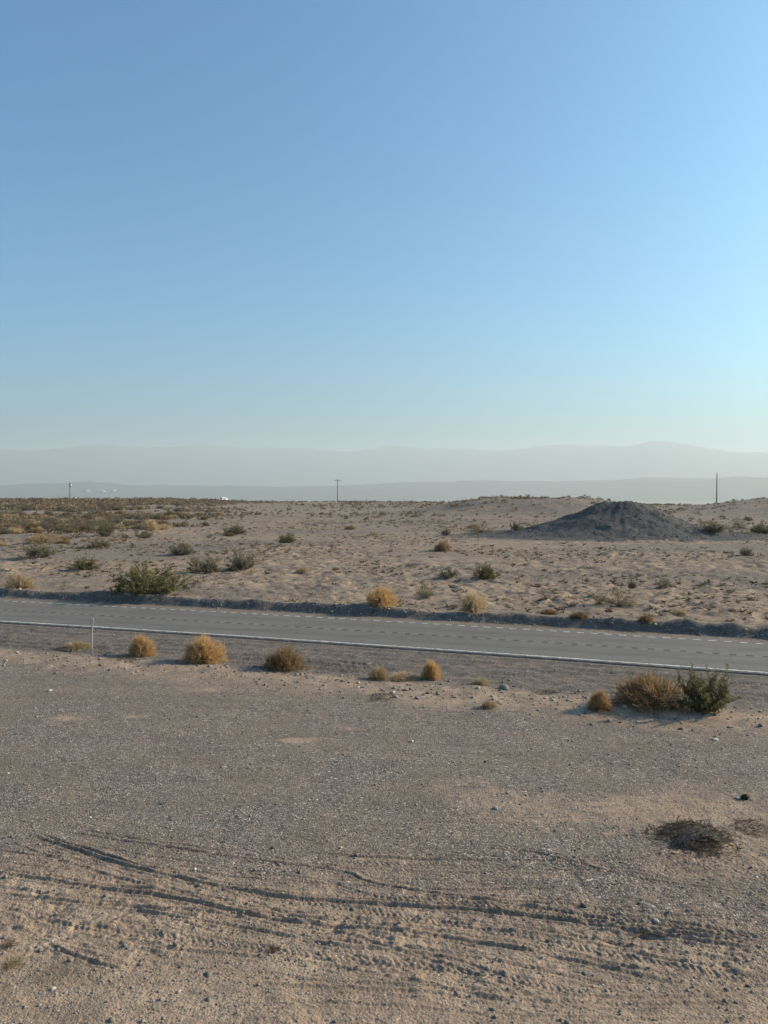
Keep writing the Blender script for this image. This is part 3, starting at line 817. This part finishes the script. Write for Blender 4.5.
def tuft(px, py, w, h, mat, lean, label):
    p = ground_at(px, py); n = 150
    ph = R.uniform(0, 6.28, n); b = np.stack([.16 * R.normal(size=n), .16 * R.normal(size=n), np.zeros(n)], -1)
    d = unit(np.stack([.5 * np.cos(ph) + lean, .5 * np.sin(ph), np.full(n, .75)], -1)); L = R.uniform(.5, 1.05, n)
    q = np.linspace(0, 1, 5)
    P = b[:, None] + d[:, None] * (L[:, None] * q)[..., None]
    P[..., 0] += (lean * .3 * q ** 2)[None]; P[..., 2] -= (.35 * q ** 2)[None] * L[:, None]
    P[..., 2] = np.maximum(P[..., 2], .01)
    o = mesh_obj("grass_tuft", to_mesh("grass_tuft", ribbons(P, np.tile(np.array([.016, .015, .013, .010, .003]), (n, 1)), R.uniform(0, 1, n))), None, [mat])
    o.location = (p[0], p[1], p[2] - .01); o.scale = (w, w, h)
    return tag(o, label, "grass")
tuft(8, 966, .34, .22, M_STRAW, .35, "dry grass tuft at the lower left edge of the lot")
tuft(6, 946, .26, .16, M_BROWN, .35, "smaller dark dry tuft just above the one at the lower left edge")
tuft(272, 950, .22, .14, M_BROWN, .25, "small brown dry grass tuft beside the tyre ruts below centre")

# ------------------------------------------------------------------ random scrub of the plain
def scatter_scrub():
    N_ = 260000
    az = R.uniform(rad(-33), rad(33), N_); r = np.sqrt(R.uniform(50 ** 2, 440 ** 2, N_))
    x, y = r * np.sin(az), r * np.cos(az); dg = np.degrees(az)
    t = road_t(x, y)
    left = sstep(-6, -17, dg)
    clump = np.clip(.5 + 1.6 * fbm(x / 16, y / 16, 3, 202), 0, 1.6)
    hill = gauss(np.hypot((x - 40) / 34, (y - 185) / 34))
    dens = (.012 + (.40 * left * sstep(85, 140, r) + .5 * sstep(-17, -22, dg) * sstep(80, 125, r)) + .085 * sstep(100, 210, r) + .12 * hill) * clump
    dens = dens * sstep(9, 16, t)
    rho = np.hypot((x - 32.6) / 15, (y - 106) / 13)
    dens = dens * sstep(.95, 1.5, rho) * (1 - .8 * gauss(np.hypot((x - 36) / 24, (y - 94) / 8)))
    area = rad(66) / 2 * (440 ** 2 - 50 ** 2)
    keep = R.uniform(0, 1, N_) < dens * area / N_
    x, y, r, dg = x[keep], y[keep], r[keep], dg[keep]
    w = R.uniform(.45, 1.0, len(x)) * (1 + .9 * (R.uniform(0, 1, len(x)) < .2)) * (1 + .60 * sstep(-6, -17, dg) * sstep(80, 140, r))
    w = w * (.55 + .45 * sstep(60, 130, r))
    order = np.argsort(-w / r)
    return x[order], y[order], r[order], dg[order], w[order]
sx, sy, sr, sd, sw = scatter_scrub()
_pxx = CX + FPX * sx / sy
NIND = 235
ZONES = {"l": ("the scrubby flat left of the white vehicle", 224), "m": ("the plain between the white vehicle and the mound", 500), "r": ("the ground right of and behind the gravel mound", 9999)}
LOOK = {"olive": "low grey-olive scrub bush on ", "brown": "low brown twiggy scrub bush on ", "tan": "low pale straw scrub bush on "}
far_parts = []
nz = 0
sz = H(sx, sy)
for i in range(len(sx)):
    k = random.choices(("olive", "brown", "tan"), (.42, .36, .22))[0]
    infr = -10 < _pxx[i] < 778
    if nz < NIND and infr:
        nz += 1
        zone = "l" if _pxx[i] < 224 else ("m" if _pxx[i] < 500 else "r")
        lst = PR1[k]
        o = bpy.data.objects.new("scrub_bush", lst[i % len(lst)]); COL.objects.link(o)
        o.location = (sx[i], sy[i], sz[i] - .03); o.rotation_euler = (0, 0, random.uniform(0, 6.28))
        o.scale = (sw[i], sw[i], sw[i] * random.uniform(.75, 1.05))
        lab = LOOK[k] + ZONES[zone][0]
        tag(o, lab, "bush", lab.replace("bush", "bushes"))
    else:
        n = 24
        D = dome_dirs(n, 0) * R.uniform(.35, 1, (n, 1)) * np.array([.5, .5, .5]) * sw[i]
        far_parts.append((leaves(D + np.array([sx[i], sy[i], sz[i]]), R.uniform(.13, .25, n) * sw[i], np.clip(R.normal({"olive": .3, "brown": .55, "tan": .85}[k], .15, n), 0, 1), 1.5)))
M_FAR = plant_material("far_scrub", (.108, .084, .055), (.165, .122, .082), (.27, .205, .137), .3)
o = mesh_obj("scrub", to_mesh("scrub", *far_parts), None, [M_FAR])
tag(o, "mass of low desert scrub covering the far plain to its edge", "scrub", kind="stuff")

# low dry tufts between the bushes
def tufts_stuff():
    N_ = 30000
    az = R.uniform(rad(-33), rad(33), N_); r = np.sqrt(R.uniform(42 ** 2, 150 ** 2, N_))
    x, y = r * np.sin(az), r * np.cos(az); t = road_t(x, y)
    g = fbm(x / 9, y / 9, 3, 301)
    rho = np.hypot((x - 32.6) / 15, (y - 106) / 13)
    keep = (t > 5.2) & (rho > 1.0) & (R.uniform(0, 1, N_) < np.clip(.22 + 1.3 * g, .04, .9))
    x, y = x[keep], y[keep]; z = H(x, y); n = len(x); k = 8
    w = np.repeat(.07 + .09 * R.gamma(1.3, 1, n).clip(0, 3.5), k)
    m = n * k
    ph = R.uniform(0, 6.28, m); q = np.linspace(0, 1, 3)
    d = unit(np.stack([np.cos(ph) * R.uniform(.3, 1, m), np.sin(ph) * R.uniform(.3, 1, m), R.uniform(.25, .9, m)], -1))
    P = np.stack([np.repeat(x, k), np.repeat(y, k), np.repeat(z, k) - .02], -1)[:, None] + d[:, None] * (w[:, None] * q)[..., None]
    P[..., 2] -= (.25 * q ** 2)[None] * w[:, None]
    W = w[:, None] * np.array([.20, .26, .06])[None]
    tint = np.repeat(R.uniform(0, 1, n), k)
    o = mesh_obj("dry_grass", to_mesh("dry_grass", ribbons(P, W, tint)), None, [plant_material("dry_ground_cover", (.12, .09, .06), (.22, .165, .105), (.37, .285, .18), .3)])
    tag(o, "thin dry ground cover dotting the sand beyond the road", "ground cover", kind="stuff")
tufts_stuff()

# ------------------------------------------------------------------ loose stones
def ico():
    p = (1 + 5 ** .5) / 2
    V = np.array([(-1, p, 0), (1, p, 0), (-1, -p, 0), (1, -p, 0), (0, -1, p), (0, 1, p), (0, -1, -p), (0, 1, -p), (p, 0, -1), (p, 0, 1), (-p, 0, -1), (-p, 0, 1)], float)
    F = np.array([(0, 11, 5), (0, 5, 1), (0, 1, 7), (0, 7, 10), (0, 10, 11), (1, 5, 9), (5, 11, 4), (11, 10, 2), (10, 7, 6), (7, 1, 8), (3, 9, 4), (3, 4, 2), (3, 2, 6), (3, 6, 8), (3, 8, 9), (4, 9, 5), (2, 4, 11), (6, 2, 10), (8, 6, 7), (9, 8, 1)])
    return V / np.linalg.norm(V[0]), F

def pebbles(name, x, y, size, tint, label, cat):
    V0, F0 = ico(); n = len(x)
    z = H(x, y) + track_disp(x, y)[0]
    sc = size[:, None] * R.uniform(.6, 1.25, (n, 3)) * np.array([1, 1, .7])
    a = R.uniform(0, 6.28, n); c, s = np.cos(a), np.sin(a)
    V = V0[None] * (1 + .22 * R.normal(size=(n, 12, 1))) * sc[:, None]
    V = np.stack([V[..., 0] * c[:, None] - V[..., 1] * s[:, None], V[..., 0] * s[:, None] + V[..., 1] * c[:, None], V[..., 2]], -1)
    V += np.stack([x, y, z + size * .08], -1)[:, None]
    F = (F0[None] + (np.arange(n) * 12)[:, None, None]).reshape(-1, 3)
    o = mesh_obj(name, np_mesh(name, V.reshape(-1, 3), F, False, {"tint": np.repeat(tint, 12)}), None, [M_STONE])
    return tag(o, label, cat, kind="stuff")

def scatter_stones():
    n = 42000
    az = R.uniform(rad(-31), rad(31), n); r = np.exp(R.uniform(math.log(9), math.log(32), n))
    x, y = r * np.sin(az), r * np.cos(az); t = road_t(x, y)
    g = fbm(x / 2.5, y / 2.5, 3, 401)
    k = (t < -3.6) & (R.uniform(0, 1, n) < .55 + .9 * g)
    x, y = x[k], y[k]; n = len(x)
    size = .005 + .0055 * R.gamma(1.2, 1.0, n)
    size = np.minimum(size, .045)
    pebbles("gravel", x, y, size, np.clip(R.beta(1.7, 1.8, n), 0, 1), "loose grey and tan gravel strewn over the lot", "gravel")
    # clods broken off the ruts and rubble along the bank
    n = 170
    az = R.uniform(rad(-29), rad(29), n); r = R.uniform(9.5, 14.5, n)
    x, y = r * np.sin(az), r * np.cos(az)
    pebbles("dirt_clods", x, y, np.minimum(.010 + .010 * R.gamma(1.2, 1, n), .05), R.uniform(.15, .6, n), "dark clods of broken earth between the tyre ruts", "earth")
    n = 2600
    x = R.uniform(-42, 30, n); tt = 3.95 + np.abs(R.normal(0, .55, n)) + .1
    s = road_slope(x); i = 1 / np.sqrt(1 + s * s)
    pebbles("rubble", x - tt * s * i, road_y(x) + tt * i, np.minimum(.012 + .018 * R.gamma(1.0, 1, n), .10), np.clip(R.beta(1.8, 1.6, n), 0, 1), "broken rock and asphalt rubble along the far road bank", "rubble")
    n = 2600
    x = R.uniform(-30, 22, n); tt = -9.3 + R.normal(0, .9, n)
    s = road_slope(x); i = 1 / np.sqrt(1 + s * s)
    pebbles("lip_stones", x - tt * s * i, road_y(x) + tt * i, np.minimum(.012 + .018 * R.gamma(1.1, 1, n), .10), np.clip(R.beta(1.5, 1.7, n), 0, 1), "small stones on the sandy lip between lot and shoulder", "stones")
    n = 5200
    a = R.uniform(0, 6.28, n); q = np.sqrt(R.uniform(0, 1.15, n))
    x = 32.6 + 17 * q * np.cos(a); y = 106 + 12.5 * q * np.sin(a)
    pebbles("mound_rubble", x, y, np.minimum(.03 + .028 * R.gamma(1.0, 1, n), .20), np.clip(R.beta(1.1, 4, n), 0, 1), "dark broken rock strewn over the gravel mound", "rubble")
scatter_stones()

def stone(px, py, wpx, colr, label, flat=.6, name="stone", cat="stone"):
    p = ground_at(px, py); d = math.hypot(p[0], p[1]); s = wpx * d / FPX / 2
    V, F = ico()
    # one level of subdivision for a chipped outline
    E, VV, FF = {}, [tuple(v) for v in V], []
    def mid(a, b):
        k = (min(a, b), max(a, b))
        if k not in E:
            m = (np.array(VV[a]) + np.array(VV[b])) / 2; E[k] = len(VV); VV.append(tuple(m / np.linalg.norm(m)))
        return E[k]
    for a, b, c in F:
        ab, bc, ca = mid(a, b), mid(b, c), mid(c, a); FF += [(a, ab, ca), (b, bc, ab), (c, ca, bc), (ab, bc, ca)]
    V = np.array(VV) * (1 + .13 * R.normal(size=(len(VV), 1))) * np.array([1, .75, flat]) * s
    m = plain_material("stone_" + name, colr, .9, .22, 30)
    o = mesh_obj(name, np_mesh(name, V, FF), None, [m]); o.location = (p[0], p[1], p[2] + s * flat * .45); o.rotation_euler = (0, 0, random.uniform(0, 3))
    return tag(o, label, cat)
stone(496, 809, 6, (.44, .41, .37), "single pale stone on open gravel right of centre")
stone(745, 799, 8, (.02, .018, .018), "black chunk on the gravel above the dead brush heap", .8, "charred_chunk", "debris")
stone(737, 799, 5, (.42, .38, .34), "small pale stone just left of the black chunk")
stone(715, 740, 7, (.36, .34, .31), "white flat stone on the gravel below the creosote bush", .3)
stone(412, 742, 4, (.5, .47, .43), "tiny white stone on the gravel below the pale straw bush")
stone(90, 818, 4, (.40, .37, .34), "small white stone on the gravel at left above the tyre ruts", .4)
stone(656, 922, 6, (.38, .35, .32), "small white stone above the dark stick at lower right", .5)
stone(50, 691, 5, (.40, .37, .34), "small white stone on the gravel at left below the marker post", .4)
stone(195, 870, 4, (.48, .45, .42), "small white stone beside the long tyre rut", .6)
stone(504, 689, 11, (.19, .165, .14), "whitish rock clump on the sandy lip right of the yellow tuft", .55, "rock")
stone(584, 907, 7, (.09, .08, .075), "dark stone on the lot left of the small white stone", .6)
stone(273, 848, 4, (.08, .07, .065), "small dark stone left of centre above the ruts", .6)

def bar(name, pts, wid, mat, parent=None):
    P = np.array(pts, float)[None]; k = P.shape[1]
    V, F, T = tubes(P, np.array(wid, float)[None], np.array([.4]))
    V = V.reshape(-1, 3)
    Fs = [tuple(f) for f in F] + []
    me = bpy.data.meshes.new(name)
    me.from_pydata([tuple(v) for v in V], [], Fs + [(2, 1, 0), (3 * k - 3, 3 * k - 2, 3 * k - 1)])
    a = me.attributes.new("tint", 'FLOAT', 'POINT'); a.data.foreach_set("value", T.astype(np.float32))
    return mesh_obj(name, me, parent, [mat])
p = ground_at(651, 936)
o = bar("stick", [(-.24, .05, .012), (-.1, .03, .035), (.06, -.015, .03), (.24, -.05, .012)], [.02, .034, .036, .018], M_DARK)
o.location = tuple(p); tag(o, "short dark stick lying on the gravel at lower right", "stick")

# ------------------------------------------------------------------ marker post
import bmesh
def bm_obj(name, bm, mat, parent=None, smooth=False):
    me = bpy.data.meshes.new(name); bm.to_mesh(me); bm.free()
    if smooth: me.polygons.foreach_set("use_smooth", [True] * len(me.polygons))
    return mesh_obj(name, me, parent, [mat])

def loft(secs, n=12):
    """secs: (x, y, z, rx, ry) ellipses up the axis -> closed bmesh"""
    bm = bmesh.new(); rings = []
    for x, y, z, rx, ry in secs:
        rings.append([bm.verts.new((x + rx * math.cos(2 * math.pi * i / n), y + ry * math.sin(2 * math.pi * i / n), z)) for i in range(n)])
    for a, b in zip(rings, rings[1:]):
        for i in range(n): bm.faces.new((a[i], a[(i + 1) % n], b[(i + 1) % n], b[i]))
    bm.faces.new(rings[0][::-1]); bm.faces.new(rings[-1])
    return bm

def box_bm(sx, sy, sz, loc=(0, 0, 0), bev=.0):
    bm = bmesh.new(); bmesh.ops.create_cube(bm, size=1)
    bmesh.ops.scale(bm, vec=(sx, sy, sz), verts=bm.verts); bmesh.ops.translate(bm, vec=loc, verts=bm.verts)
    if bev: bmesh.ops.bevel(bm, geom=bm.edges[:], offset=bev, segments=2, affect='EDGES')
    return bm
M_POSTW = plain_material("weathered_white_plastic", (.42, .385, .345), .6, .15, 6)
M_REFL = plain_material("dull_reflector", (.30, .28, .27), .4, .1, 10)
p = ground_at(92, 656)
o = empty("marker_post", tuple(p), .2); tag(o, "thin pale roadside marker post leaning slightly at the left shoulder", "marker post")
bm_obj("post", loft([(0, 0, -.15, .033, .012), (.003, 0, .5, .033, .012), (.015, 0, 1.0, .033, .012), (.035, 0, 1.40, .033, .012), (.045, 0, 1.52, .038, .012), (.05, 0, 1.56, .022, .010)], 14), M_POSTW, o, True)
bm_obj("reflector", box_bm(.05, .006, .16, (.034, -.017, 1.40), .002), M_REFL, o)

# ------------------------------------------------------------------ utility poles
M_POLE = plain_material("weathered_pole_timber", (.13, .115, .10), .9, .25, 3)
M_INS = plain_material("grey_porcelain", (.45, .44, .42), .35, .1, 10)
M_STEEL = plain_material("galvanised_steel", (.42, .43, .44), .5, .1, 5, .6)
def utility_pole(px, base_y, top_y, dist, label, arm=0.0, can=False):
    d = pix_dir(px, base_y); k = dist / math.hypot(d[0], d[1])
    x, y = d[0] * k, d[1] * k; z = float(H(x, y)[0])
    dt = pix_dir(px, top_y); h = CAM_H + dt[2] / math.hypot(dt[0], dt[1]) * dist - z
    o = empty("utility_pole", (x, y, z), .15); tag(o, label, "utility pole", "utility poles on the plain")
    bm_obj("pole", loft([(0, 0, -.8, .19, .19), (0, 0, 0, .18, .18), (0, 0, h * .5, .15, .15), (0, 0, h, .12, .12)], 12), M_POLE, o, True)
    if arm:
        za = h - .55
        a = bm_obj("crossarm", box_bm(arm, .13, .16, (0, -.215, za), .015), M_POLE, o)
        for q in (-.46, -.2, .2, .46):
            bm_obj("insulator", loft([(q * arm, -.215, za + .08, .03, .03), (q * arm, -.215, za + .14, .075, .075), (q * arm, -.215, za + .22, .06, .06), (q * arm, -.215, za + .27, .08, .08), (q * arm, -.215, za + .32, .04, .04)], 10), M_INS, a, True)
        for s_ in (-1, 1):
            b = bar("brace", [(s_ * .38 * arm, -.20, za - .09), (s_ * .02, -.20, za - .75)], [.05, .05], M_STEEL, o)
    else:
        bm_obj("insulator", loft([(0, 0, h, .04, .04), (0, 0, h + .12, .10, .10), (0, 0, h + .25, .07, .07), (0, 0, h + .34, .11, .11), (0, 0, h + .45, .05, .05)], 10), M_INS, o, True)
        bm_obj("standoff_bracket", box_bm(.75, .08, .08, (.28, 0, h - .5), .01), M_STEEL, o)
    if can:
        bm_obj("transformer", loft([(.36, 0, h - 1.6, .20, .20), (.36, 0, h - 1.55, .26, .26), (.36, 0, h - .75, .26, .26), (.36, 0, h - .68, .18, .18)], 16), M_STEEL, o, True)
utility_pole(337.5, 502, 479, 312, "utility pole with a crossarm standing left of centre on the horizon", 2.6)
utility_pole(70, 504, 482.5, 300, "utility pole at the left above the scrubby flat, with a pale top", 0, True)
utility_pole(716.5, 507, 473.5, 245, "tall plain utility pole right of the gravel mound")

# ------------------------------------------------------------------ far white vehicle on the plain's edge
def far_van():
    d = pix_dir(224, 498); best = None
    for rr in np.arange(330, 470, 4.0):
        x, y = d[0] * rr, d[1] * rr; z = float(H(x, y)[0])
        py = YH + FPX * (CAM_H - z) / (y)
        if best is None or py < best[0]: best = (py, x, y, z)
    _, x, y, z = best
    M_VW = plain_material("white_vehicle_paint", (.80, .80, .79), .3, .03, 2)
    M_GL = plain_material("dark_window_glass", (.03, .035, .04), .1, .1, 2)
    M_TY = plain_material("tyre_rubber", (.03, .03, .03), .85, .1, 8)
    o = empty("van", (x, y, z), .93); tag(o, "tiny white vehicle at the edge of the plain, left part of the horizon", "vehicle")
    prof = [(-1.9, .35), (1.55, .35), (1.95, .45), (1.98, .85), (1.45, 1.0), (.95, 1.62), (.6, 1.75), (-1.7, 1.78), (-1.92, 1.6)]
    bm = bmesh.new()
    a = [bm.verts.new((q, -.85, h)) for q, h in prof]; b = [bm.verts.new((q, .85, h)) for q, h in prof]
    n = len(prof)
    for i in range(n): bm.faces.new((a[i], b[i], b[(i + 1) % n], a[(i + 1) % n]))
    bm.faces.new(a); bm.faces.new(b[::-1]); bmesh.ops.recalc_face_normals(bm, faces=bm.faces)
    bmesh.ops.bevel(bm, geom=bm.edges[:], offset=.05, segments=2, affect='EDGES')
    bm_obj("body", bm, M_VW, o)
    for q, wd in ((.35, .8), (-.6, .8), (-1.4, .5)):
        for s_ in (-1, 1): bm_obj("side_window", box_bm(wd, .02, .45, (q, s_ * .855, 1.35), .006), M_GL, o)
    for q in (-1.25, 1.25):
        for s_ in (-1, 1):
            bm = bmesh.new(); bmesh.ops.create_cone(bm, cap_ends=True, segments=20, radius1=.33, radius2=.33, depth=.22)
            bmesh.ops.rotate(bm, verts=bm.verts, matrix=__import__("mathutils").Matrix.Rotation(math.pi / 2, 3, 'X'))
            bmesh.ops.translate(bm, verts=bm.verts, vec=(q, s_ * .78, .33))
            bmesh.ops.bevel(bm, geom=bm.edges[:], offset=.02, segments=1, affect='EDGES')
            bm_obj("wheel", bm, M_TY, o)
far_van()

# ------------------------------------------------------------------ buildings across the valley
def far_buildings():
    from mathutils.bvhtree import BVHTree
    bvh = BVHTree.FromPolygons([v.co for v in HILLS.vertices], [tuple(p.vertices) for p in HILLS.polygons])
    M_W = plain_material("white_sheet_walls", (.26, .255, .25), .6, .05, .05); M_R = plain_material("pale_metal_roof", (.22, .22, .22), .4, .05, .05)
    for px, py, L, lab in ((86, 491.5, 60, "leftmost faint white building across the hazy valley"), (100, 492, 105, "longest faint white building across the hazy valley"), (113, 491, 50, "rightmost faint white building across the hazy valley")):
        d = pix_dir(px, py); hit = bvh.ray_cast(Vector((0, 0, CAM_H)), Vector(d))[0]
        if hit is None: continue
        o = empty("warehouse", tuple(hit), -.35); tag(o, lab, "building", "white buildings across the valley")
        bm_obj("wall", box_bm(L, 34, 15, (0, 0, 4.5), .3), M_W, o)
        bm = bmesh.new(); pr = [(-18.5, 12.1), (18.5, 12.1), (0, 17)]
        a = [bm.verts.new((-L / 2 - 1, q, h)) for q, h in pr]; b = [bm.verts.new((L / 2 + 1, q, h)) for q, h in pr]
        for i in range(3): bm.faces.new((a[i], b[i], b[(i + 1) % 3], a[(i + 1) % 3]))
        bm.faces.new(a[::-1]); bm.faces.new(b); bmesh.ops.recalc_face_normals(bm, faces=bm.faces)
        bm_obj("roof", bm, M_R, o)
far_buildings()

# ------------------------------------------------------------------ haze
def haze():
    zt, zb, e = 730.0, -150.0, 19500.0
    o = bm_obj("haze", box_bm(2 * e, 2 * e, zt - zb, (0, 0, (zt + zb) / 2)), None or M_HAZE)
    tag(o, "pale dusty haze filling the valley air", "haze", kind="stuff")
M_HAZE, nt = new_mat("dusty_air"); n = N(nt)
out = n.add("ShaderNodeOutputMaterial"); v = n.add("ShaderNodeVolumePrincipled")
v.inputs["Color"].default_value = (.86, .945, 1.0, 1); v.inputs["Density"].default_value = 1.15e-4; v.inputs["Anisotropy"].default_value = 0.2
n.link(v.outputs[0], out.inputs["Volume"])
haze()

# ------------------------------------------------------------------ light, sky, camera
w = bpy.data.worlds.new("World"); SC.world = w; w.use_nodes = True
nt = w.node_tree; bg = nt.nodes["Background"]
sky = nt.nodes.new("ShaderNodeTexSky"); sky.sky_type = 'NISHITA'; sky.sun_disc = False
sky.sun_elevation = SUN_EL; sky.sun_rotation = SUN_AZ
sky.altitude = 600; sky.air_density = 1.0; sky.dust_density = 6.0; sky.ozone_density = 1.0
wb = nt.nodes.new("ShaderNodeMix"); wb.data_type = 'RGBA'; wb.blend_type = 'MULTIPLY'; wb.inputs[0].default_value = 1.0   # white balance of the sky light
wb.inputs[7].default_value = (.385, .765, .98, 1)
nt.links.new(sky.outputs[0], wb.inputs[6]); nt.links.new(wb.outputs[2], bg.inputs[0]); bg.inputs[1].default_value = 0.14
l = bpy.data.lights.new("sun", 'SUN'); l.energy = 5.0; l.angle = rad(.55); l.color = (1.0, .785, .53)
so = bpy.data.objects.new("sun", l); COL.objects.link(so)
S = Vector((math.cos(SUN_EL) * math.sin(SUN_AZ), math.cos(SUN_EL) * math.cos(SUN_AZ), math.sin(SUN_EL)))
so.rotation_euler = S.to_track_quat('Z', 'Y').to_euler(); so.location = S * 60

cd = bpy.data.cameras.new("camera"); cam = bpy.data.objects.new("camera", cd); COL.objects.link(cam)
cd.sensor_fit = 'VERTICAL'; cd.sensor_height = 36.0; cd.sensor_width = 27.0; cd.lens = 36.0 * FPX / 1024
cd.clip_start = .1; cd.clip_end = 60000
cam.location = (0, 0, CAM_H); cam.rotation_euler = (math.pi / 2 - PITCH, 0, 0)
SC.camera = cam
SC.render.resolution_x, SC.render.resolution_y = 768, 1024
vs = SC.view_settings
vs.view_transform = 'Standard'; vs.look = 'None'; vs.exposure = 0.58; vs.gamma = 1.0; vs.use_curve_mapping = False
SC.cycles.use_denoising = True
SC.cycles.max_bounces = 6; SC.cycles.volume_bounces = 0; SC.cycles.transparent_max_bounces = 8
SC.cycles.use_adaptive_sampling = True; SC.cycles.adaptive_threshold = .01
